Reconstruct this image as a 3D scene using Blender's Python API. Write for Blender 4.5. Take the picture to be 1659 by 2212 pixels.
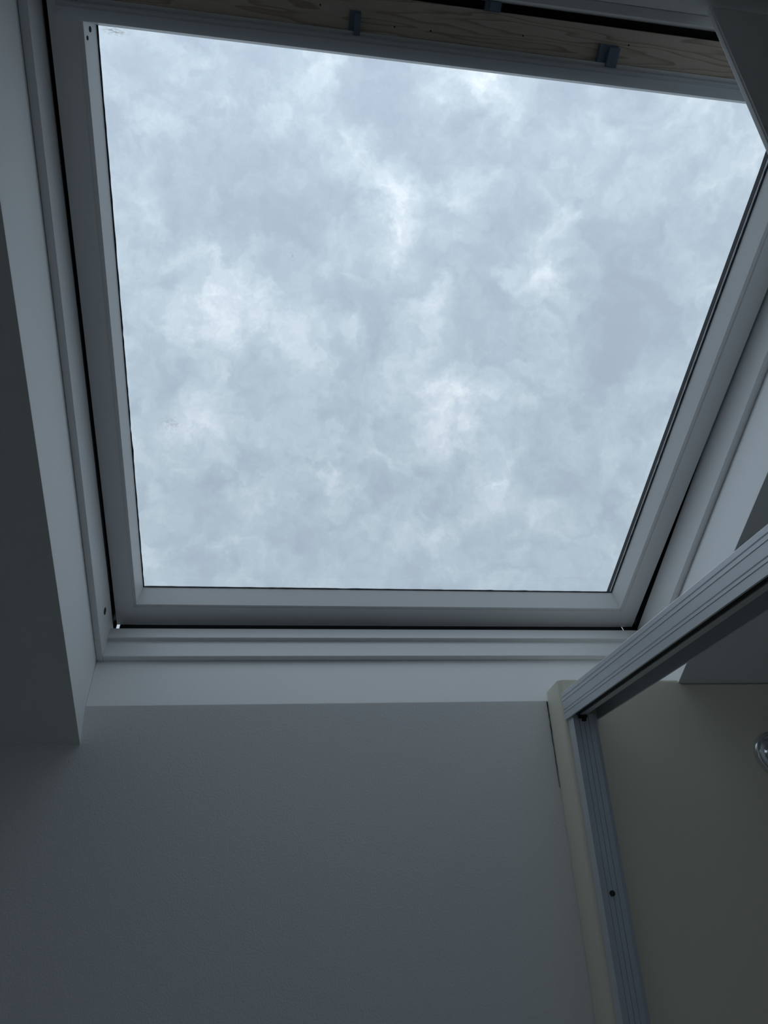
import bpy, bmesh, math, random
from mathutils import Vector, Matrix

# ---------------------------------------------------------------- clear
for o in list(bpy.data.objects):
    bpy.data.objects.remove(o, do_unlink=True)
scene = bpy.context.scene
COL = scene.collection

# ---------------------------------------------------------------- camera
K = 1.37                      # metres per modelling unit
EYE = 1.45                    # camera height above the floor
R = ((0.987255, 0.027795, 0.156698),      # rows: world x, y, z in camera axes (right, down, forward)
     (-0.151256, 0.470022, 0.869598),
     (-0.049481, -0.882217, 0.468236))
cam_data = bpy.data.cameras.new('camera')
cam_data.sensor_fit = 'HORIZONTAL'
cam_data.sensor_width = 36.0
cam_data.lens = 36.0 * 1662.0 / 1659.0
cam_data.clip_start = 0.02
cam = bpy.data.objects.new('camera', cam_data)
COL.objects.link(cam)
m = Matrix(((R[0][0], -R[0][1], -R[0][2], 0), (R[1][0], -R[1][1], -R[1][2], 0),
            (R[2][0], -R[2][1], -R[2][2], EYE), (0, 0, 0, 1)))
cam.matrix_world = m
scene.camera = cam


def direction(px, py):
    v = (px - 829.5, py - 1106.0, 1662.0)
    d = Vector([sum(R[i][j] * v[j] for j in range(3)) for i in range(3)])
    return d.normalized()


# ---------------------------------------------------------------- sky
scene.view_settings.view_transform = 'Standard'
scene.view_settings.look = 'None'
scene.view_settings.gamma = 1.0
scene.view_settings.use_curve_mapping = False
scene.view_settings.exposure = 0.0

world = bpy.data.worlds.new('overcast_sky')
scene.world = world
world.use_nodes = True
wn = world.node_tree
wn.nodes.clear()


def N(tree, kind, **kw):
    n = tree.nodes.new(kind)
    for k, v in kw.items():
        setattr(n, k, v)
    return n


def build_sky():
    L = wn.links
    out = N(wn, 'ShaderNodeOutputWorld')
    bg = N(wn, 'ShaderNodeBackground')
    L.new(bg.outputs[0], out.inputs[0])
    tc = N(wn, 'ShaderNodeTexCoord')
    warp = N(wn, 'ShaderNodeTexNoise')
    warp.inputs['Scale'].default_value = 8.0
    warp.inputs['Detail'].default_value = 5.0
    warp.inputs['Roughness'].default_value = 0.66
    L.new(tc.outputs['Generated'], warp.inputs['Vector'])
    sub = N(wn, 'ShaderNodeVectorMath', operation='SUBTRACT')
    L.new(warp.outputs['Color'], sub.inputs[0])
    sub.inputs[1].default_value = (0.5, 0.5, 0.5)
    mad = N(wn, 'ShaderNodeVectorMath', operation='MULTIPLY_ADD')
    L.new(sub.outputs[0], mad.inputs[0])
    mad.inputs[1].default_value = (0.14, 0.14, 0.14)
    L.new(tc.outputs['Generated'], mad.inputs[2])
    P = mad.outputs[0]
    # cloud masses and breaks seen through the window
    blobs = [(870, 430, 75, 1.0), (905, 395, 45, .5), (830, 490, 55, .5), (1210, 520, 60, .9), (1185, 640, 60, .9),
             (1010, 130, 80, .9), (1110, 180, 80, .6), (1020, 420, 45, .8), (470, 550, 110, .45),
             (500, 640, 95, .7), (520, 705, 60, .5), (400, 590, 60, .4), (690, 130, 60, .7),
             (650, 240, 65, .4), (810, 330, 60, .6), (900, 690, 70, .6), (650, 760, 60, .5),
             (1060, 1050, 50, .7), (980, 850, 80, .6), (1000, 930, 80, .5), (440, 930, 80, .6),
             (700, 960, 60, .4), (1440, 300, 70, .5), (1640, 330, 50, .6), (1340, 1150, 40, .35),
             (390, 1200, 50, .35), (1170, 860, 60, .4), (1060, 640, 40, .3), (780, 640, 50, .35), (540, 330, 60, .3),
             (1480, 420, 90, .2), (300, 430, 70, .3), (1260, 200, 60, .3),
             (440, 400, 100, -.8), (590, 480, 85, -.6), (850, 230, 110, -.9), (1350, 640, 130, -.6),
             (1330, 780, 150, -.5), (790, 740, 60, -.5), (280, 170, 90, -.4), (560, 880, 80, -.3),
             (800, 900, 90, -.35), (1080, 490, 70, -.5), (980, 530, 60, -.4), (1250, 950, 100, -.25),
             (1200, 310, 90, -.25), (620, 1080, 100, -.15), (1300, 420, 80, -.3), (320, 780, 80, -.3)]
    blobs = [b for b in blobs if abs(b[3]) >= 0.5]
    total = None
    for (x, y, r, a) in blobs:
        d = direction(x, y)
        dist = N(wn, 'ShaderNodeVectorMath', operation='DISTANCE')
        L.new(P, dist.inputs[0])
        dist.inputs[1].default_value = d
        mr = N(wn, 'ShaderNodeMapRange', interpolation_type='SMOOTHERSTEP')
        L.new(dist.outputs['Value'], mr.inputs['Value'])
        fpx = math.hypot(1662.0, math.hypot(x - 829.5, y - 1106.0))
        mr.inputs['From Min'].default_value = 0.0
        mr.inputs['From Max'].default_value = 1.9 * r / fpx
        mr.inputs['To Min'].default_value = a
        mr.inputs['To Max'].default_value = 0.0
        if total is None:
            total = mr.outputs[0]
        else:
            ad = N(wn, 'ShaderNodeMath', operation='ADD')
            L.new(total, ad.inputs[0])
            L.new(mr.outputs[0], ad.inputs[1])
            total = ad.outputs[0]
    big = N(wn, 'ShaderNodeTexNoise')
    big.inputs['Scale'].default_value = 13.0
    big.inputs['Detail'].default_value = 6.0
    big.inputs['Roughness'].default_value = 0.52
    big.inputs['Distortion'].default_value = 0.25
    L.new(P, big.inputs['Vector'])
    # value = 0.3 + blobs*0.26 + (noise-0.5)*0.95
    m1 = N(wn, 'ShaderNodeMath', operation='MULTIPLY_ADD')
    L.new(total, m1.inputs[0])
    m1.inputs[1].default_value = 0.30
    m1.inputs[2].default_value = 0.36 - 0.5 * (1.0 + 0.75)
    m2 = N(wn, 'ShaderNodeMath', operation='MULTIPLY_ADD')
    L.new(big.outputs['Fac'], m2.inputs[0])
    m2.inputs[1].default_value = 1.0
    L.new(m1.outputs[0], m2.inputs[2])
    fine = N(wn, 'ShaderNodeTexNoise')
    fine.inputs['Scale'].default_value = 24.0
    fine.inputs['Detail'].default_value = 4.5
    fine.inputs['Roughness'].default_value = 0.56
    fine.inputs['Distortion'].default_value = 0.5
    L.new(P, fine.inputs['Vector'])
    m3 = N(wn, 'ShaderNodeMath', operation='MULTIPLY_ADD')
    L.new(fine.outputs['Fac'], m3.inputs[0])
    m3.inputs[1].default_value = 0.75
    L.new(m2.outputs[0], m3.inputs[2])
    ramp = N(wn, 'ShaderNodeValToRGB')
    cr = ramp.color_ramp
    cr.interpolation = 'B_SPLINE'
    cr.elements[0].position = 0.0
    cr.elements[0].color = (0.405, 0.485, 0.605, 1)
    cr.elements[1].position = 1.0
    cr.elements[1].color = (0.95, 1.03, 1.08, 1)
    for p, c in ((0.22, (0.45, 0.54, 0.655)), (0.42, (0.51, 0.615, 0.72)), (0.62, (0.63, 0.72, 0.83)), (.80, (.77, .87, .95))):
        e = cr.elements.new(p)
        e.color = (*c, 1)
    L.new(m3.outputs[0], ramp.inputs[0])
    sz = N(wn, 'ShaderNodeSeparateXYZ')
    L.new(tc.outputs['Generated'], sz.inputs[0])
    hz = N(wn, 'ShaderNodeMapRange', interpolation_type='SMOOTHSTEP')
    L.new(sz.outputs['Z'], hz.inputs['Value'])
    hz.inputs['From Min'].default_value = -0.04
    hz.inputs['From Max'].default_value = 0.04
    gm = N(wn, 'ShaderNodeMix', data_type='RGBA')
    L.new(hz.outputs[0], gm.inputs['Factor'])
    gm.inputs['A'].default_value = (0.14, 0.15, 0.13, 1)      # the ground outside, below the horizon
    L.new(ramp.outputs[0], gm.inputs['B'])
    L.new(gm.outputs['Result'], bg.inputs[0])
    # overcast law: brighter towards the zenith
    z5 = N(wn, 'ShaderNodeMath', operation='POWER')
    zc_ = N(wn, 'ShaderNodeMath', operation='MAXIMUM')
    L.new(sz.outputs['Z'], zc_.inputs[0])
    zc_.inputs[1].default_value = 0.0
    L.new(zc_.outputs[0], z5.inputs[0])
    z5.inputs[1].default_value = 4.0
    g1 = N(wn, 'ShaderNodeMath', operation='MULTIPLY_ADD')
    L.new(zc_.outputs[0], g1.inputs[0])
    g1.inputs[1].default_value = 0.10
    g1.inputs[2].default_value = 0.93
    g2 = N(wn, 'ShaderNodeMath', operation='MULTIPLY_ADD')
    L.new(z5.outputs[0], g2.inputs[0])
    g2.inputs[1].default_value = 0.50
    L.new(g1.outputs[0], g2.inputs[2])
    L.new(g2.outputs[0], bg.inputs[1])


build_sky()

# ---------------------------------------------------------------- helpers
PITCH = math.radians(29.5)
A0 = Vector((-0.2098, 1.0, 0.2062))
UP = Vector((0, -math.cos(PITCH), math.sin(PITCH)))
NO = Vector((0, math.sin(PITCH), math.cos(PITCH)))
DEL = math.radians(2.6)
NS = NO * math.cos(DEL) + UP * math.sin(DEL)
US = UP * math.cos(DEL) - NO * math.sin(DEL)
OS = A0 + UP * 0.03 + NO * 0.18
ZOFF = Vector((0, 0, EYE))


def wxyz(x, y, z):
    return Vector((x, y, z)) * K + ZOFF


def roof(u, s, n):
    return (A0 + Vector((u, 0, 0)) + UP * s + NO * n) * K + ZOFF


def sash(u, t, o):
    return (OS + Vector((u, 0, 0)) + US * t + NS * o) * K + ZOFF


FLOOR = -EYE / K


def link(name, verts, faces, mat, parent=None, smooth=False, bevel=0.0, segs=2):
    """one mesh object; verts in world metres; origin at the thing's base or the parent's origin"""
    if parent is not None:
        org = parent.matrix_world.translation.copy() if False else Vector(parent['_o'])
    else:
        lo = [min(v[i] for v in verts) for i in range(3)]
        hi = [max(v[i] for v in verts) for i in range(3)]
        org = Vector(((lo[0] + hi[0]) / 2, (lo[1] + hi[1]) / 2, lo[2]))
    me = bpy.data.meshes.new(name)
    me.from_pydata([tuple(Vector(v) - org) for v in verts], [], faces)
    bm = bmesh.new()
    bm.from_mesh(me)
    bmesh.ops.remove_doubles(bm, verts=bm.verts, dist=1e-6)
    bmesh.ops.recalc_face_normals(bm, faces=bm.faces)
    bm.to_mesh(me)
    bm.free()
    me.materials.append(mat)
    o = bpy.data.objects.new(name, me)
    COL.objects.link(o)
    if parent is None:
        o.location = org
    else:
        o.parent = parent
    o['_o'] = tuple(org)
    if smooth:
        for p in me.polygons:
            p.use_smooth = True
    if bevel > 0:
        b = o.modifiers.new('bevel', 'BEVEL')
        b.width = bevel
        b.segments = segs
        b.limit_method = 'ANGLE'
        b.angle_limit = math.radians(25)
        for p in me.polygons:
            p.use_smooth = True
        b.harden_normals = True
    return o


def empty(name, loc):
    o = bpy.data.objects.new(name, None)
    COL.objects.link(o)
    o.location = loc
    o.empty_display_size = 0.05
    o['_o'] = tuple(loc)
    return o


def tag(o, label=None, cat=None, group=None, kind=None):
    if label:
        o['label'] = label
    if cat:
        o['category'] = cat
    if group:
        o['group'] = group
    if kind:
        o['kind'] = kind
    return o


def prism(fn, poly, a, b, order):
    """extrude a 2-D polygon from a to b; order maps (p, q, t) to the arguments of fn. a or b may be callables per point"""
    n = len(poly)
    vs = []
    for tt in (a, b):
        for (p, q) in poly:
            t = tt(p, q) if callable(tt) else tt
            vs.append(fn(*order(p, q, t)))
    fs = [tuple(range(n)), tuple(range(2 * n - 1, n - 1, -1))]
    for i in range(n):
        j = (i + 1) % n
        fs.append((i, j, n + j, n + i))
    return vs, fs


def along_u(p, q, t):       # profile (s, n) extruded along u
    return (t, p, q)


def along_s(p, q, t):       # profile (u, n) extruded along s
    return (p, t, q)


def box(fn, a, b):
    (x0, y0, z0), (x1, y1, z1) = a, b
    vs = [fn(x, y, z) for z in (z0, z1) for y in (y0, y1) for x in (x0, x1)]
    fs = [(0, 1, 3, 2), (4, 6, 7, 5), (0, 4, 5, 1), (2, 3, 7, 6), (0, 2, 6, 4), (1, 5, 7, 3)]
    return vs, fs


def merge(*parts):
    V, F = [], []
    for v, f in parts:
        k = len(V)
        V += v
        F += [tuple(i + k for i in g) for g in f]
    return V, F


# ---------------------------------------------------------------- materials
def new_mat(name):
    mt = bpy.data.materials.new(name)
    mt.use_nodes = True
    t = mt.node_tree
    b = t.nodes['Principled BSDF']
    return mt, t, b


def paint(name, col, rough=0.6, var=0.03, bump=0.04, bscale=260.0, vscale=6.0, metallic=0.0, spec=0.5):
    mt, t, b = new_mat(name)
    L = t.links
    tc = N(t, 'ShaderNodeTexCoord')
    n1 = N(t, 'ShaderNodeTexNoise')
    n1.inputs['Scale'].default_value = vscale
    n1.inputs['Detail'].default_value = 4
    L.new(tc.outputs['Object'], n1.inputs['Vector'])
    mix = N(t, 'ShaderNodeMix', data_type='RGBA')
    L.new(n1.outputs['Fac'], mix.inputs['Factor'])
    mix.inputs['A'].default_value = (*[max(0, c * (1 - var)) for c in col], 1)
    mix.inputs['B'].default_value = (*[min(1, c * (1 + var)) for c in col], 1)
    L.new(mix.outputs['Result'], b.inputs['Base Color'])
    b.inputs['Roughness'].default_value = rough
    b.inputs['Metallic'].default_value = metallic
    b.inputs['Specular IOR Level'].default_value = spec
    if bump > 0:
        n2 = N(t, 'ShaderNodeTexNoise')
        n2.inputs['Scale'].default_value = bscale
        n2.inputs['Detail'].default_value = 2
        L.new(tc.outputs['Object'], n2.inputs['Vector'])
        bp = N(t, 'ShaderNodeBump')
        bp.inputs['Strength'].default_value = bump
        bp.inputs['Distance'].default_value = 0.002
        L.new(n2.outputs['Fac'], bp.inputs['Height'])
        L.new(bp.outputs[0], b.inputs['Normal'])
    return mt


M_WALL = paint('white_emulsion', (0.87, 0.87, 0.865), 0.75, 0.015, 0.25, 330, spec=.3)
M_CEIL = paint('ceiling_emulsion', (0.89, 0.89, 0.885), 0.8, 0.015, 0.15, 300, spec=.3)
M_REVEAL = paint('reveal_emulsion', (0.92, 0.92, 0.915), 0.75, 0.02, 0.12, 240, spec=.3)
M_SASH = paint('white_window_paint', (0.86, 0.86, 0.86), 0.42, 0.02, 0.05, 180)
M_BAR = paint('grey_white_bar_enamel', (0.66, 0.69, 0.72), 0.35, 0.02, 0.02, 200)
M_CLIP = paint('blue_grey_plastic', (0.17, 0.23, 0.29), 0.4, 0.03, 0)
M_RUBBER = paint('black_rubber', (0.012, 0.012, 0.014), 0.7, 0.1, 0)
M_HOLE = paint('dark_hole', (0.012, 0.011, 0.012), 0.9, 0.1, 0)
M_SPACER = paint('grey_glazing_spacer', (0.30, 0.31, 0.34), 0.35, 0.05, 0, metallic=.6)
M_CREAM = paint('cream_acrylic', (0.84, 0.785, 0.64), 0.32, 0.012, 0.0)
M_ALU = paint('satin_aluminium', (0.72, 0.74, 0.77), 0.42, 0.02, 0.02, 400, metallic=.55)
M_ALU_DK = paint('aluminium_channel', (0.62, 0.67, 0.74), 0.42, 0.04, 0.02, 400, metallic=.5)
M_CHROME = paint('chrome', (0.78, 0.80, 0.82), 0.07, 0.01, 0, metallic=1.0)
M_FLOOR = paint('pale_grey_vinyl', (0.55, 0.55, 0.53), 0.5, 0.1, 0.05, 60)
M_SCREW = paint('dark_screw', (0.035, 0.033, 0.03), 0.45, 0.1, 0, metallic=.5)


def pine():
    mt, t, b = new_mat('bare_pine')
    L = t.links
    tc = N(t, 'ShaderNodeTexCoord')
    mp = N(t, 'ShaderNodeMapping')
    mp.inputs['Scale'].default_value = (1.6, 20.0, 20.0)
    L.new(tc.outputs['Object'], mp.inputs['Vector'])
    wv = N(t, 'ShaderNodeTexNoise')
    wv.inputs['Scale'].default_value = 1.5
    wv.inputs['Detail'].default_value = 3
    wv.inputs['Roughness'].default_value = 0.45
    L.new(mp.outputs[0], wv.inputs['Vector'])
    pp_ = N(t, 'ShaderNodeMath', operation='MULTIPLY')
    L.new(wv.outputs['Fac'], pp_.inputs[0])
    pp_.inputs[1].default_value = 15.0
    fr_ = N(t, 'ShaderNodeMath', operation='FRACT')
    L.new(pp_.outputs[0], fr_.inputs[0])
    cr = N(t, 'ShaderNodeValToRGB')
    e = cr.color_ramp.elements
    e[0].position = 0.0
    e[0].color = (0.86, 0.74, 0.62, 1)
    e[1].position = 1.0
    e[1].color = (0.84, 0.72, 0.60, 1)
    for p_, c_ in ((0.6, (0.82, 0.69, 0.56)), (0.86, (0.62, 0.47, 0.36)), (0.93, (0.58, 0.43, 0.33))):
        e.new(p_).color = (*c_, 1)
    L.new(fr_.outputs[0], cr.inputs[0])
    n1 = N(t, 'ShaderNodeTexNoise')
    n1.inputs['Scale'].default_value = 3.0
    L.new(mp.outputs[0], n1.inputs['Vector'])
    mx = N(t, 'ShaderNodeMix', data_type='RGBA', blend_type='MULTIPLY')
    mx.inputs['Factor'].default_value = 0.15
    L.new(cr.outputs[0], mx.inputs['A'])
    L.new(n1.outputs['Fac'], mx.inputs['B'])
    L.new(mx.outputs['Result'], b.inputs['Base Color'])
    b.inputs['Roughness'].default_value = 0.55
    return mt


M_PINE = pine()


def glass(name, dirt):
    mt = bpy.data.materials.new(name)
    mt.use_nodes = True
    t = mt.node_tree
    t.nodes.clear()
    L = t.links
    out = N(t, 'ShaderNodeOutputMaterial')
    tr = N(t, 'ShaderNodeBsdfTransparent')
    tr.inputs[0].default_value = (0.975, 0.985, 0.98, 1)
    gl = N(t, 'ShaderNodeBsdfGlossy')
    gl.inputs['Roughness'].default_value = 0.02
    # Schlick reflectance, the same from either side of the sheet
    ge = N(t, 'ShaderNodeNewGeometry')
    dt = N(t, 'ShaderNodeVectorMath', operation='DOT_PRODUCT')
    L.new(ge.outputs['Incoming'], dt.inputs[0])
    L.new(ge.outputs['Normal'], dt.inputs[1])
    ab = N(t, 'ShaderNodeMath', operation='ABSOLUTE')
    L.new(dt.outputs['Value'], ab.inputs[0])
    om = N(t, 'ShaderNodeMath', operation='SUBTRACT', use_clamp=True)
    om.inputs[0].default_value = 1.0
    L.new(ab.outputs[0], om.inputs[1])
    pw = N(t, 'ShaderNodeMath', operation='POWER')
    L.new(om.outputs[0], pw.inputs[0])
    pw.inputs[1].default_value = 5.0
    fr = N(t, 'ShaderNodeMath', operation='MULTIPLY_ADD', use_clamp=True)
    L.new(pw.outputs[0], fr.inputs[0])
    fr.inputs[1].default_value = 0.94
    fr.inputs[2].default_value = 0.05 if not dirt else 0.03
    mx = N(t, 'ShaderNodeMixShader')
    L.new(fr.outputs[0], mx.inputs[0])
    L.new(tr.outputs[0], mx.inputs[1])
    L.new(gl.outputs[0], mx.inputs[2])
    last = mx.outputs[0]
    if dirt:
        tc = N(t, 'ShaderNodeTexCoord')
        uv = tc.outputs['UV']
        # sparse specks of dirt
        vo = N(t, 'ShaderNodeTexVoronoi')
        vo.inputs['Scale'].default_value = 34.0
        L.new(uv, vo.inputs['Vector'])
        n0 = N(t, 'ShaderNodeTexNoise')
        n0.inputs['Scale'].default_value = 500.0
        L.new(uv, n0.inputs['Vector'])
        thr = N(t, 'ShaderNodeMath', operation='LESS_THAN')
        L.new(vo.outputs['Distance'], thr.inputs[0])
        thr.inputs[1].default_value = 0.038
        sx = N(t, 'ShaderNodeSeparateColor')
        L.new(vo.outputs['Color'], sx.inputs[0])
        few = N(t, 'ShaderNodeMath', operation='GREATER_THAN')
        L.new(sx.outputs[0], few.inputs[0])
        few.inputs[1].default_value = 0.965
        sp = N(t, 'ShaderNodeMath', operation='MULTIPLY')
        L.new(thr.outputs[0], sp.inputs[0])
        L.new(few.outputs[0], sp.inputs[1])
        spk = N(t, 'ShaderNodeMath', operation='MULTIPLY')
        L.new(sp.outputs[0], spk.inputs[0])
        spk.inputs[1].default_value = 0.7
        total = spk.outputs[0]
        # smears: (u, t) centre, half sizes, strength
        for (cu, ct, ru, rt, st) in ((0.0635, 0.7115, 0.012, 0.0038, 0.85), (0.096, 0.303, 0.013, 0.010, 0.5), (0.69, 0.066, .05, .0035, .25)):
            mp = N(t, 'ShaderNodeMapping')
            mp.vector_type = 'POINT'
            mp.inputs['Location'].default_value = (-cu / ru, -ct / rt, 0)
            mp.inputs['Scale'].default_value = (1 / ru, 1 / rt, 1)
            L.new(uv, mp.inputs['Vector'])
            ln = N(t, 'ShaderNodeVectorMath', operation='LENGTH')
            L.new(mp.outputs[0], ln.inputs[0])
            mr = N(t, 'ShaderNodeMapRange', interpolation_type='SMOOTHSTEP')
            L.new(ln.outputs['Value'], mr.inputs['Value'])
            mr.inputs['From Min'].default_value = 0.1
            mr.inputs['From Max'].default_value = 1.3
            mr.inputs['To Min'].default_value = 1.0
            mr.inputs['To Max'].default_value = 0.0
            ns = N(t, 'ShaderNodeTexNoise')
            ns.inputs['Scale'].default_value = 2.6
            ns.inputs['Detail'].default_value = 6
            L.new(mp.outputs[0], ns.inputs['Vector'])
            ms = N(t, 'ShaderNodeMapRange')
            L.new(ns.outputs['Fac'], ms.inputs['Value'])
            ms.inputs['From Min'].default_value = 0.40
            ms.inputs['From Max'].default_value = 0.62
            ms.inputs['To Max'].default_value = st
            mu = N(t, 'ShaderNodeMath', operation='MULTIPLY')
            L.new(mr.outputs[0], mu.inputs[0])
            L.new(ms.outputs[0], mu.inputs[1])
            ad = N(t, 'ShaderNodeMath', operation='MAXIMUM')
            L.new(total, ad.inputs[0])
            L.new(mu.outputs[0], ad.inputs[1])
            total = ad.outputs[0]
        df = N(t, 'ShaderNodeBsdfTranslucent')
        df.inputs[0].default_value = (0.62, 0.58, 0.55, 1)
        mx2 = N(t, 'ShaderNodeMixShader')
        L.new(total, mx2.inputs[0])
        L.new(last, mx2.inputs[1])
        L.new(df.outputs[0], mx2.inputs[2])
        last = mx2.outputs[0]
    L.new(last, out.inputs[0])
    return mt


M_GLASS_IN = glass('inner_pane_glass', False)
M_GLASS_OUT = glass('outer_pane_glass', True)

# ---------------------------------------------------------------- room shell
UL, UR = -0.72, 1.30                       # side walls (u)
XL, XR = A0.x + UL, A0.x + UR
YB = -0.95                                 # wall behind the camera
ZTOP = 0.86                                # flat ceiling
S_TOP = (ZTOP - A0.z) / math.sin(PITCH)    # slope meets the flat ceiling here
Y_TOP = 1.0 - S_TOP * math.cos(PITCH)
TW = 0.09

tag(link('floor', *box(wxyz, (XL - TW, YB - TW, FLOOR - .05), (XR + TW, 1.0 + TW, FLOOR)), M_FLOOR), 'grey vinyl floor of the attic bathroom', kind='structure')

# knee wall: rises to the slope, and a little higher inside the window opening
WT = A0.z + 0.001
zt = 0.2519
xl, xr_ = A0.x, A0.x + 0.7545
poly = [(XL - TW, FLOOR), (XR + TW, FLOOR), (XR + TW, WT), (xr_, WT), (xr_, zt), (xl, zt), (xl, WT), (XL - TW, WT)]
tag(link('wall_back', *prism(wxyz, poly, 1.0, 1.0 + TW, lambda p, q, t: (p, t, q)), M_WALL), 'white painted knee wall below the roof window', kind='structure')

wall_poly_side = [(YB - TW, FLOOR), (1.0, FLOOR), (1.0, WT), (Y_TOP, ZTOP), (YB - TW, ZTOP)]
tag(link('wall_left', *prism(wxyz, wall_poly_side, XL - TW, XL, lambda p, q, t: (t, p, q)), M_WALL), 'white side wall of the bathroom', kind='structure')
tag(link('wall_right', *prism(wxyz, wall_poly_side, XR, XR + TW, lambda p, q, t: (t, p, q)), M_WALL), 'white wall at the far side of the shower', kind='structure')
W2 = (-0.74, -0.14, -0.22, 0.52)           # unseen window added behind the camera to brighten the room: x0, x1, z0, z1
wf = merge(box(wxyz, (XL, YB - TW, FLOOR), (W2[0], YB, ZTOP)), box(wxyz, (W2[1], YB - TW, FLOOR), (XR, YB, ZTOP)),
           box(wxyz, (W2[0], YB - TW, FLOOR), (W2[1], YB, W2[2])), box(wxyz, (W2[0], YB - TW, W2[3]), (W2[1], YB, ZTOP)))
tag(link('wall_front', *wf, M_WALL), 'white wall opposite the knee wall', kind='structure')

# sloping ceiling around the opening (n from 0 to RT) and the flat part behind
RT = 0.150
HB, HT = 0.0285, 0.8125                    # opening, bottom and top
FU1 = 0.788                                # opening, right (at the window); left is 0
AR = 0.7505                                # right arris at the ceiling
B = 0.014                                  # reveal board thickness
TS = HT + 0.1145 / math.tan(PITCH)         # the head of the opening runs level; it meets the slope here
AX = lambda n: AR + (FU1 - AR) * n / 0.1145
left = prism(roof, [(UL - .06, 0), (0, 0), (0, 0.004), (-B, 0.004), (-B, RT), (UL - .06, RT)], 0.0, S_TOP, along_s)
right = prism(roof, [(AR, 0), (UR + .06, 0), (UR + .06, RT), (FU1 + B, RT), (AX(.004) + B, 0.004), (AX(.004), 0.004)], 0.0, S_TOP, along_s)
upper = prism(roof, [(TS, 0), (S_TOP, 0), (S_TOP, RT), (HT + .03, RT), (HT + .03, 0.115), (TS, 0.012)], 0.0, lambda p, q: AX(q), along_u)
flat = box(wxyz, (XL - TW, YB - TW, ZTOP), (XR + TW, Y_TOP, ZTOP + 0.1))
ceiling = link('ceiling', *merge(left, right, upper, flat), M_CEIL)
tag(ceiling, 'white sloping ceiling around the roof window', kind='structure')

link('reveal', *prism(roof, [(-B, 0.004), (0, 0.004), (0, 0.15), (-B, 0.15)], 0.0, TS, along_s), M_REVEAL, ceiling)
link('reveal', *prism(roof, [(AX(.004), 0.004), (AX(.004) + B, 0.004), (FU1 + B, 0.1500), (FU1 + .004, 0.1500), (FU1, 0.1145)], 0.0, TS, along_s), M_REVEAL, ceiling)
link('reveal', *prism(roof, [(HT, 0.1145), (TS, 0.0), (TS, 0.012), (HT + .03, 0.115), (HT + .03, 0.15), (HT, 0.15)], 0.0, lambda p, q: AX(q), along_u), M_REVEAL, ceiling)
link('reveal', *prism(roof, [(0.0228, 0.0406), (HB, 0.1145), (HB, 0.150), (-0.10, 0.150), (-0.075, -0.02)], -0.0, FU1 + .012, along_u), M_REVEAL, ceiling, bevel=0.0012)

zc = lambda y: A0.z + (1.0 - y) * math.tan(PITCH)
# thin partition at the near end of the shower; it runs up into the opening of the roof window
NX, NY, NTH = 0.3800, 0.3445, 0.0048
zn, zl = zc(NY) - .001, 0.7035
part_poly = [(NX, FLOOR), (XR, FLOOR), (XR, zn), (A0.x + AR + .0005, zn), (A0.x + FU1 - .0035, zl), (NX, zl)]
part = link('wall_shower_end', *prism(wxyz, part_poly, NY - NTH, NY, lambda p, q, t: (p, t, q)), M_CEIL, bevel=0.0015)
tag(part, 'thin white partition edge close by, crossing the top right corner', kind='structure')
link('edge_strip', *box(wxyz, (NX + .001, NY - NTH - .0012, FLOOR), (NX + .0360, NY - NTH + .001, zl - .002)), M_CEIL, part, bevel=0.0008)

# ---------------------------------------------------------------- window behind the camera, invented to let in more daylight
added_win = empty('added_window', wxyz((W2[0] + W2[1]) / 2, YB - .05, W2[2]))
tag(added_win, 'unseen white casement window added opposite the knee wall for extra daylight', kind='structure')
fw = 0.035
for (x0, x1, z0, z1) in ((W2[0], W2[0] + fw, W2[2], W2[3]), (W2[1] - fw, W2[1], W2[2], W2[3]), (W2[0] + fw, W2[1] - fw, W2[2], W2[2] + fw), (W2[0] + fw, W2[1] - fw, W2[3] - fw, W2[3])):
    link('frame_bar', *box(wxyz, (x0, YB - .075, z0), (x1, YB - .035, z1)), M_SASH, added_win, bevel=.003)
xm = (W2[0] + W2[1]) / 2
link('mullion', *box(wxyz, (xm - .014, YB - .072, W2[2] + fw), (xm + .014, YB - .038, W2[3] - fw)), M_SASH, added_win, bevel=.003)
for (x0, x1) in ((W2[0] + fw, xm - .014), (xm + .014, W2[1] - fw)):
    link('glass_pane', [wxyz(x0, YB - .055, W2[2] + fw), wxyz(x1, YB - .055, W2[2] + fw), wxyz(x1, YB - .055, W2[3] - fw), wxyz(x0, YB - .055, W2[3] - fw)], [(0, 1, 2, 3)], M_GLASS_IN, added_win)
link('window_board', *box(wxyz, (W2[0] - .02, YB - .035, W2[2] - .016), (W2[1] + .02, YB + .05, W2[2])), M_SASH, added_win, bevel=.003)

# ---------------------------------------------------------------- roof window
win = empty('window_1', roof(0.394, HB, 0.1145))
tag(win, 'white centre-pivot roof window tilted slightly open below a cloudy sky', kind='structure')
NT = 0.172
WEDGE = 0.150
LIP0, LIP1 = 0.0083, 0.7785
LBT, LTP = 0.037, 0.8035
link('frame_jamb', *prism(roof, [(0.0, 0.1145), (LIP0, 0.1145), (0.0125, NT), (-0.03, NT), (-0.03, 0.15), (0.0, 0.15)], HB, HT, along_s), M_SASH, win, bevel=0.0018)
link('frame_jamb', *prism(roof, [(FU1, 0.1145), (LIP1, 0.1145), (0.7825, NT), (0.82, NT), (0.82, 0.152), (FU1 + .004, 0.152)], HB, HT, along_s), M_SASH, win, bevel=0.0018)
link('frame_sill', *prism(roof, [(HB, 0.1145), (LBT, 0.1145), (0.0388, 0.143), (0.0446, 0.143), (0.0446, 0.1624), (-0.03, 0.1624), (-0.03, 0.15), (HB, 0.15)], 0.0085, 0.781, along_u), M_SASH, win, bevel=0.0018)
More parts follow.
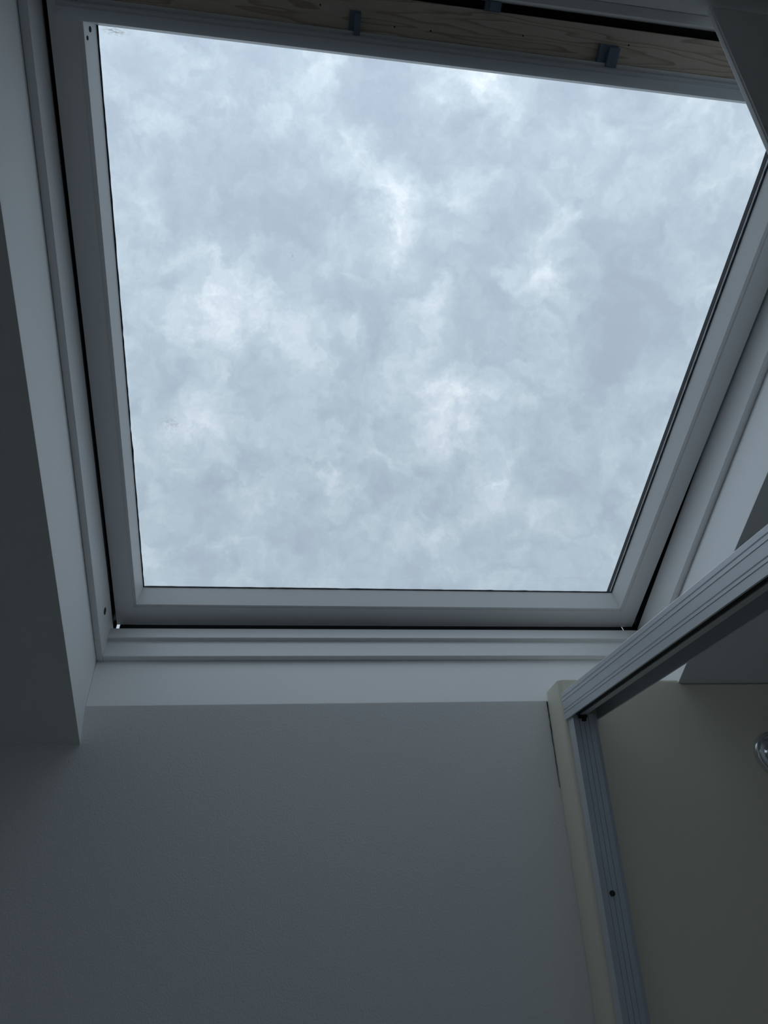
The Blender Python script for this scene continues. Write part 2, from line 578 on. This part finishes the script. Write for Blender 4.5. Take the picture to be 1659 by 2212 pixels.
link('frame_head', *prism(roof, [(HT, 0.1145), (LTP, 0.1145), (LTP, NT), (HT + .04, NT), (HT + .04, 0.15), (HT, 0.15)], 0.0085, 0.781, along_u), M_SASH, win, bevel=0.0018)

# black seals closing the gap round the sash, open at the two lower corners
link('seal', *prism(roof, [(-0.02, 0.1722), (0.0105, 0.1722), (0.0105, 0.200), (0.030, 0.215), (0.030, .225), (-0.02, 0.225)], 0.020, 0.83, along_s), M_RUBBER, win)
link('seal', *prism(roof, [(0.815, 0.1722), (0.786, 0.1722), (0.786, 0.200), (0.762, 0.215), (0.762, .225), (0.815, 0.225)], 0.020, 0.83, along_s), M_RUBBER, win)
# wedge of black seal on the left jamb, wider towards the head
def jam(n, d):
    return LIP0 + (0.0125 - LIP0) * (n - .1145) / (NT - .1145) + d


wq = [roof(jam(n, d), s_, n) for d in (0.0011, -0.003) for (s_, n) in ((0.10, NT), (0.10, NT - .001), (0.80, WEDGE), (0.80, NT))]
link('seal', wq, [(0, 1, 2, 3), (7, 6, 5, 4), (0, 4, 5, 1), (1, 5, 6, 2), (2, 6, 7, 3), (3, 7, 4, 0)], M_RUBBER, win)
link('seal', *prism(roof, [(0.790, 0.185), (0.855, 0.1722), (0.855, 0.225), (0.770, 0.225)], -0.02, 0.815, along_u), M_RUBBER, win)
G0, G1, G2, G3 = 0.0148, 0.0194, 0.7622, 0.7646
lowprof = [(0.0335, 0.1626), (0.0335, 0.192), (0.0315, 0.192), (0.0315, 0.1626)]
link('seal', *prism(roof, lowprof, -0.02, G0, along_u), M_RUBBER, win)
link('seal', *prism(roof, lowprof, G1, G2, along_u), M_RUBBER, win)
link('seal', *prism(roof, lowprof, G3, 0.815, along_u), M_RUBBER, win)

# sash
SU0, SU1 = 0.0155, 0.7785                   # outer
BU0, BU1 = 0.0438, 0.7488                   # inner edge of the face
GU0, GU1 = 0.0500, 0.7425                   # glass edge
ST0, BT0, GT0 = 0.0055, 0.0420, 0.0500
ST1 = 0.766
GO = 0.030                                  # glass depth
STH = 0.050
gw = 0.0046
link('sash_stile', *prism(sash, [(SU0, 0), (BU0 - gw, 0), (BU0 - gw + .0006, 0.0018), (BU0, 0.0018), (GU0, GO), (GU0 - .008, GO + .0006), (GU0 - .008, STH), (SU0, STH)], ST0, ST1, along_s), M_SASH, win, bevel=0.0006, segs=2)
link('sash_stile', *prism(sash, [(SU1, 0), (BU1 + gw, 0), (BU1 + gw - .0006, 0.0018), (BU1, 0.0018), (GU1, GO), (GU1 + .012, GO + .0006), (GU1 + .012, STH), (SU1, STH)], ST0, ST1, along_s), M_SASH, win, bevel=0.0006, segs=2)


# bottom rail: its inner bevel is mitred into the stiles
rail = [(ST0, 0.0), (BT0 - gw, 0.0), (BT0 - gw + .0006, 0.0018), (BT0, 0.0018), (GT0, GO), (GT0 - .020, GO + .0006), (GT0 - .020, STH), (ST0, STH)]
endL = [BU0 - gw, BU0 - gw, BU0 - gw + .0006, BU0, GU0, GU0 - .008, GU0 - .008, BU0 - gw]
endR = [BU1 + gw, BU1 + gw, BU1 + gw - .0006, BU1, GU1, GU1 + .012, GU1 + .012, BU1 + gw]
vs = [sash(e, p, q) for e, (p, q) in zip(endL, rail)] + [sash(e, p, q) for e, (p, q) in zip(endR, rail)]
n7 = len(rail)
fs = [tuple(range(n7)), tuple(range(2 * n7 - 1, n7 - 1, -1))] + [(i, (i + 1) % n7, n7 + (i + 1) % n7, n7 + i) for i in range(n7)]
link('sash_bottom_rail', vs, fs, M_SASH, win)

# top rail: painted lower lip, bare pine above
tl = prism(sash, [(0.7215, 0.004), (0.7370, 0.004), (0.7370, STH), (0.7155, STH), (0.7155, GO)], SU0 + .028, SU1 - .028, along_u)
link('sash_top_rail', *tl, M_SASH, win)
pine_o = link('pine_rail', *prism(sash, [(0.7370, 0.0125), (ST1, 0.0125), (ST1, STH), (0.7370, STH)], 0.0400, 0.7540, along_u), M_PINE, win, bevel=0.0006)
tag(pine_o, 'bare pine strip along the top of the sash')

# control bar along the top of the sash
bar_prof = [(0.7189, 0.0020), (0.7196, -0.0012), (0.7225, -0.0034), (0.7262, -0.0046), (0.7292, -0.0048),
            (0.7296, -0.0038), (0.7306, -0.0038), (0.7312, -0.0046), (0.7330, -0.0038), (0.7340, -0.0015), (0.7340, 0.0020), (0.7300, 0.0040), (0.7215, 0.0040)]
bar = link('control_bar', *prism(sash, bar_prof, 0.0232, 0.7700, along_u), M_BAR, win, bevel=0.0004)
for (a, b, t1) in ((0.0339, 0.0406, 0.7545), (0.2756, 0.2856, 0.7528), (0.5150, 0.5335, 0.7520), (0.7450, 0.7560, 0.7525)):
    # clip: a narrow tab with a raised spine
    pc = merge(box(sash, (a, 0.7335, 0.0060), (b, t1, 0.0124)), box(sash, (a + (b - a) * .42, 0.7335, 0.0010), (b, t1 - .0016, 0.0061)))
    link('bracket', *pc, M_CLIP, bar, bevel=0.0005)
# catch in the slot above
link('catch', *merge(box(roof, (0.398, 0.7950, 0.150), (0.4130, 0.8032, 0.1545)), box(roof, (0.4015, 0.7960, 0.1455), (0.4095, 0.8030, 0.1500))), M_CLIP, win, bevel=0.0005)

# glazing: two panes, spacer between them, dark glazing gasket
def pane(name, off, mat):
    a, b = GU0 - .0075, GU1 + .0115
    c, d = GT0 - .0195, 0.7300
    o = link(name, [sash(a, c, off), sash(b, c, off), sash(b, d, off), sash(a, d, off)], [(0, 1, 2, 3)], mat, win)
    me = o.data
    uvl = me.uv_layers.new(name='UVMap')
    ov = Vector(win['_o'])
    for lp in me.loops:
        w = (me.vertices[lp.vertex_index].co + ov - ZOFF) / K - OS
        uvl.data[lp.index].uv = (w.x, w.dot(US))
    return o


pane('glass_pane', 0.0312, M_GLASS_IN)
pane('glass_pane', 0.0425, M_GLASS_OUT)

random.seed(5)


def ragged_strip(fixed, edge, t0, t1, o0, o1, amp, along):
    """thin gasket with a slightly ragged free edge"""
    n = 90
    vs, fs = [], []
    for i in range(n + 1):
        t = t0 + (t1 - t0) * i / n
        e = edge + random.uniform(-amp, amp) * (3.0 if random.random() < .06 else 1.0)
        for (p, q) in ((fixed, o0), (e, o0), (e, o1), (fixed, o1)):
            vs.append(sash(p, t, q) if along == 's' else sash(t, p, q))
        if i:
            k = 4 * (i - 1)
            for j in range(4):
                a, b = k + j, k + (j + 1) % 4
                fs.append((a, b, b + 4, a + 4))
    fs.append((0, 1, 2, 3))
    fs.append((4 * n, 4 * n + 1, 4 * n + 2, 4 * n + 3))
    return vs, fs


link('gasket', *ragged_strip(GU0 - .0008, GU0 + .0009, GT0, .7300, GO - .0012, GO + .0006, .00022, 's'), M_RUBBER, win)
link('gasket', *ragged_strip(GU1 + .0008, GU1 - .0014, GT0, .7300, GO - .0012, GO + .0006, .00025, 's'), M_RUBBER, win)
link('gasket', *ragged_strip(GT0 - .0008, GT0 + .0007, GU0, GU1, GO - .0012, GO + .0006, .00018, 'u'), M_RUBBER, win)
link('glazing_spacer', *box(sash, (GU0 - .007, GT0 - .018, 0.0316), (GU0 - .0030, .7300, 0.0421)), M_SPACER, win)
link('glazing_spacer', *box(sash, (GU1 + .0004, GT0 - .010, 0.0316), (GU1 + .011, .7300, 0.0360)), M_SPACER, win)
link('pane_seal', *box(sash, (GU1 + .0002, GT0 - .012, 0.0361), (GU1 + .011, .7300, 0.0421)), M_RUBBER, win)
link('glazing_spacer', *box(sash, (GU0 - .003, GT0 - .019, 0.0316), (GU1 + .0004, GT0 - .0125, 0.0421)), M_SPACER, win)
link('cover_strip', *box(sash, (GU1 + .0055, GT0 - .02, 0.0440), (GU1 + .03, .7300, 0.0520)), M_RUBBER, win)
link('cover_strip', *box(sash, (GU0 - .02, GT0 - .02, 0.0440), (GU0 - .0055, .7300, 0.0520)), M_RUBBER, win)
link('cover_strip', *box(sash, (GU0 - .02, GT0 - .04, 0.0440), (GU1 + .03, GT0 - .0205, 0.0520)), M_RUBBER, win)
link('cover_strip', *box(sash, (GU0 - .02, .7215, 0.0440), (GU1 + .02, .7700, 0.0520)), M_RUBBER, win)


def disc(name, c, axis, ref, ru, rv, th, mat, parent, seg=18):
    """flat low plug: centre, facing axis, reference direction for the long radius"""
    axis = axis.normalized()
    e1 = (ref - axis * ref.dot(axis)).normalized()
    e2 = axis.cross(e1)
    vs = []
    for h in (0.0, th):
        for i in range(seg):
            a = 2 * math.pi * i / seg
            vs.append(c + axis * h + e1 * (ru * math.cos(a)) + e2 * (rv * math.sin(a)))
    fs = [tuple(range(seg)), tuple(range(2 * seg - 1, seg - 1, -1))]
    fs += [(i, (i + 1) % seg, seg + (i + 1) % seg, seg + i) for i in range(seg)]
    return link(name, vs, fs, mat, parent)


# screw holes: one in the left jamb, two in the left stile, nail holes in the pine
axj = (roof(1, 0, 0) - roof(0, 0, 0))
slope_j = Vector(roof(0.0125, 0, NT) - roof(LIP0, 0, 0.1145)).normalized()
nj = (axj - slope_j * axj.dot(slope_j)).normalized()
uj = LIP0 + (0.0125 - LIP0) * (0.1431 - .1145) / (NT - .1145)
disc('hole_rim', roof(uj, 0.0903, 0.1431) - nj * .001, nj, slope_j, .0085, .0085, .0013, M_SASH, win)
disc('screw_hole', roof(uj, 0.0903, 0.1431) - nj * .001, nj, slope_j, .0068, .0068, .0016, M_HOLE, win)
bs = Vector(sash(GU0, 0, GO) - sash(BU0, 0, 0.001)).normalized()
nb = (axj - bs * axj.dot(bs)).normalized()
for (t, o_, r) in ((0.7128, 0.0150, .0034), (0.7064, 0.0080, .0026)):
    uu = BU0 + (GU0 - BU0) * (o_ - .0018) / (GO - .0018)
    disc('screw_hole', sash(uu, t, o_) - nb * .001, nb, bs, r, r, .0013, M_HOLE, win, 12)
for (u, t) in ((0.318, 0.744), (0.352, 0.7445), (0.249, 0.7535), (0.545, 0.7535), (0.44, 0.7500)):
    disc('nail_hole', sash(u, t, 0.0125) + NS * .001, -NS, axj, .0011, .0011, .0013, M_HOLE, pine_o, 8)

# ---------------------------------------------------------------- shower surround
YP = 0.9165                                  # face of the back panel
PX0 = 0.3773                                 # its left edge
sur = empty('shower_cubicle', wxyz(0.66, YP + .04, FLOOR))
tag(sur, 'cream acrylic shower cubicle lining standing against the white knee wall', 'shower cubicle')
PT = 0.0085
# back panel face, top following the slope at the right
topz = 0.2592


RC = 0.0060
XA, XB = A0.x + AR - .002, A0.x + AR + .004      # where the opening of the roof window ends
ret = [(0.3915, 0.9992), (PX0, YP + RC)]
for i in range(1, 7):
    a = math.pi + (math.pi / 2) * i / 6
    ret.append((PX0 + RC + RC * math.cos(a), YP + RC + RC * math.sin(a)))
ret += [(XA, YP), (XB, YP), (XR - .002, YP), (XR - .002, YP + .0045), (XB, YP + .0045), (XA, YP + .0045), (0.3920, YP + .009), (0.3990, 0.9992)]


def ret_top(p, q):
    if p >= XB - 1e-6:
        return zc(YP + .0045) - .0006
    if p >= XA - 1e-6:
        return 0.2555
    f = max(0.0, min(1.0, (q - YP - RC) / (1.0 - YP - RC)))
    return topz + 0.0060 * f


# one moulded sheet: return from the wall, rounded corner, face
link('moulded_panel', *prism(wxyz, ret, FLOOR, ret_top, lambda p, q, t: (p, q, t)), M_CREAM, sur, bevel=0.0020, segs=3)
# open joint between the lining and the wall, near the top
cv, cf = [], []
random.seed(11)
for i in range(25):
    z_ = 0.252 - 0.112 * i / 24
    w_ = (0.00022 + random.uniform(0, .0004)) * (1 - i / 26)
    x_ = 0.3905 + random.uniform(-.0003, .0003)
    for (dx, dy) in ((-w_, -.0006), (w_, -.0006), (w_, .0004), (-w_, .0004)):
        cv.append(wxyz(x_ + dx, 0.9993 + dy, z_))
    if i:
        k = 4 * (i - 1)
        cf += [(k + j, k + (j + 1) % 4, k + 4 + (j + 1) % 4, k + 4 + j) for j in range(4)]
link('sealant_joint', cv, cf, M_HOLE, sur)
# top ledge back to the sill
link('top_ledge', *prism(wxyz, [(0.382, YP + .003), (A0.x + AR - .004, YP + .003), (A0.x + AR - .004, 0.985), (0.393, 0.985)], 0.2500, 0.2545, lambda p, q, t: (p, q, t)), M_CREAM, sur)

# ---------------------------------------------------------------- shower door frame
frm = empty('shower_enclosure', wxyz(0.39, 0.6, FLOOR))
tag(frm, 'satin aluminium shower enclosure with grooved head rail and wall jamb beside the cream panel', 'shower enclosure')
RX0, RX1 = 0.3780, 0.4225
RZ0, RZ1 = 0.2078, 0.2412
RY0, RY1 = YP - .0006, NY + .003
skew = 0.0310                                # the rail runs slightly out of square


def rail_pt(x, y, z):
    return wxyz(x - skew * (RY0 - y), y, z)


wl = 0.0022
gr = lambda z, d=0.0009, h=0.0008: [(RX0, z + h), (RX0 + d, z + h * .4), (RX0 + d, z - h * .4), (RX0, z - h)]
prof = [(RX0 + .001, RZ1), (RX0, RZ1 - .001)] + gr(0.2348) + gr(0.2305, -.0006, .0005) + gr(0.2197) + gr(0.2163, -.0006, .0005) + \
       [(RX0, RZ0), (RX0 + wl, RZ0), (RX0 + wl, RZ0 + .0120), (RX0 + .0118, RZ0 + .0120), (RX0 + .0118, RZ0 + .0012), (RX0 + .0200, RZ0 + .0012),
        (RX0 + .0200, RZ0 + .0180), (RX1 - wl, RZ0 + .0180), (RX1 - wl, RZ0), (RX1, RZ0), (RX1, RZ1)]
link('head_rail', *prism(rail_pt, prof, RY1, RY0, lambda p, q, t: (p, t, q)), M_ALU, frm)

link('track_seal', *box(rail_pt, (RX0 + wl + .0002, RY1, RZ0 + .0022), (RX0 + .0116, RY0 - .02, RZ0 + .0115)), M_RUBBER, frm)
JZ1 = RZ0 + .003
JF = YP - .0185                              # front of the jamb lips
jp = [(0.3816, YP - .0004), (0.3812, JF), (0.3828, JF), (0.3828, JF + .0010)]
# web of the channel with shallow grooves
for gx in (0.3890, 0.3950, 0.4010):
    jp += [(gx - .0004, JF + .0010), (gx, JF + .0018), (gx + .0004, JF + .0010)]
jp += [(0.4075, JF + .0010), (0.4120, JF + .0022), (0.4140, JF + .0060), (0.4150, YP - .0004)]
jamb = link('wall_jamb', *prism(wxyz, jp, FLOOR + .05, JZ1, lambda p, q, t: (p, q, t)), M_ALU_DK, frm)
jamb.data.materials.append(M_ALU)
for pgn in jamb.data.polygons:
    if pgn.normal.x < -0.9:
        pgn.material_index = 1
link('wall_jamb', *prism(wxyz, [(0.3625, NY + .0004), (0.3625, NY + .0185), (0.3960, NY + .0185), (0.3960, NY + .0004)], FLOOR + .05, RZ0 + .001, lambda p, q, t: (p, q, t)), M_ALU_DK, frm, bevel=.001)
sc = wxyz(0.3936, JF + .0010, 0.0138)
disc('screw', sc, Vector((0, -1, 0)), Vector((0, 0, 1)), .0042, .0042, .0022, M_SCREW, frm, 14)
# roller stop at the top of the jamb
link('door_stop', *merge(box(wxyz, (0.3885, JF - .004, 0.2055), (0.3985, JF + .002, RZ0 + .003)), box(wxyz, (0.3925, JF - .002, 0.2020), (0.3975, JF + .002, 0.2056))), M_RUBBER, frm, bevel=0.001)

# ---------------------------------------------------------------- shower valve
vc = wxyz(0.6490, YP, 0.1615)
val = empty('shower_valve', vc)
tag(val, 'round chrome shower valve plate on the cream panel', 'shower valve')


def lathe(name, c, prof_, mat, parent, axis=Vector((0, -1, 0)), seg=48):
    e1 = Vector((1, 0, 0))
    e2 = axis.cross(e1)
    vs, fs = [], []
    for (r, h) in prof_:
        for i in range(seg):
            a = 2 * math.pi * i / seg
            vs.append(c + axis * h + (e1 * math.cos(a) + e2 * math.sin(a)) * r)
    for k in range(len(prof_) - 1):
        for i in range(seg):
            j = (i + 1) % seg
            fs.append((k * seg + i, k * seg + j, (k + 1) * seg + j, (k + 1) * seg + i))
    fs.append(tuple(range(seg)))
    fs.append(tuple(range(len(prof_) * seg - 1, (len(prof_) - 1) * seg - 1, -1)))
    return link(name, vs, fs, mat, parent, smooth=True)


lathe('flange', vc, [(.0380, -0.0008), (.0385, .004), (.0375, .008), (.0345, .0095), (.0335, .0085), (.0300, .0105), (.0200, .0120)], M_CHROME, val)
lathe('knob', vc, [(.0160, .0115), (.0160, .030), (.0210, .032), (.0220, .036), (.0220, .060), (.0205, .064), (.0100, .065)], M_CHROME, val)
lv = box(lambda x, y, z: vc + Vector((x, y, z)), (-.004, -.058, -.050), (.004, -.046, -.018))
link('lever', *lv, M_CHROME, val, bevel=.002)

for o in bpy.data.objects:
    if '_o' in o:
        del o['_o']
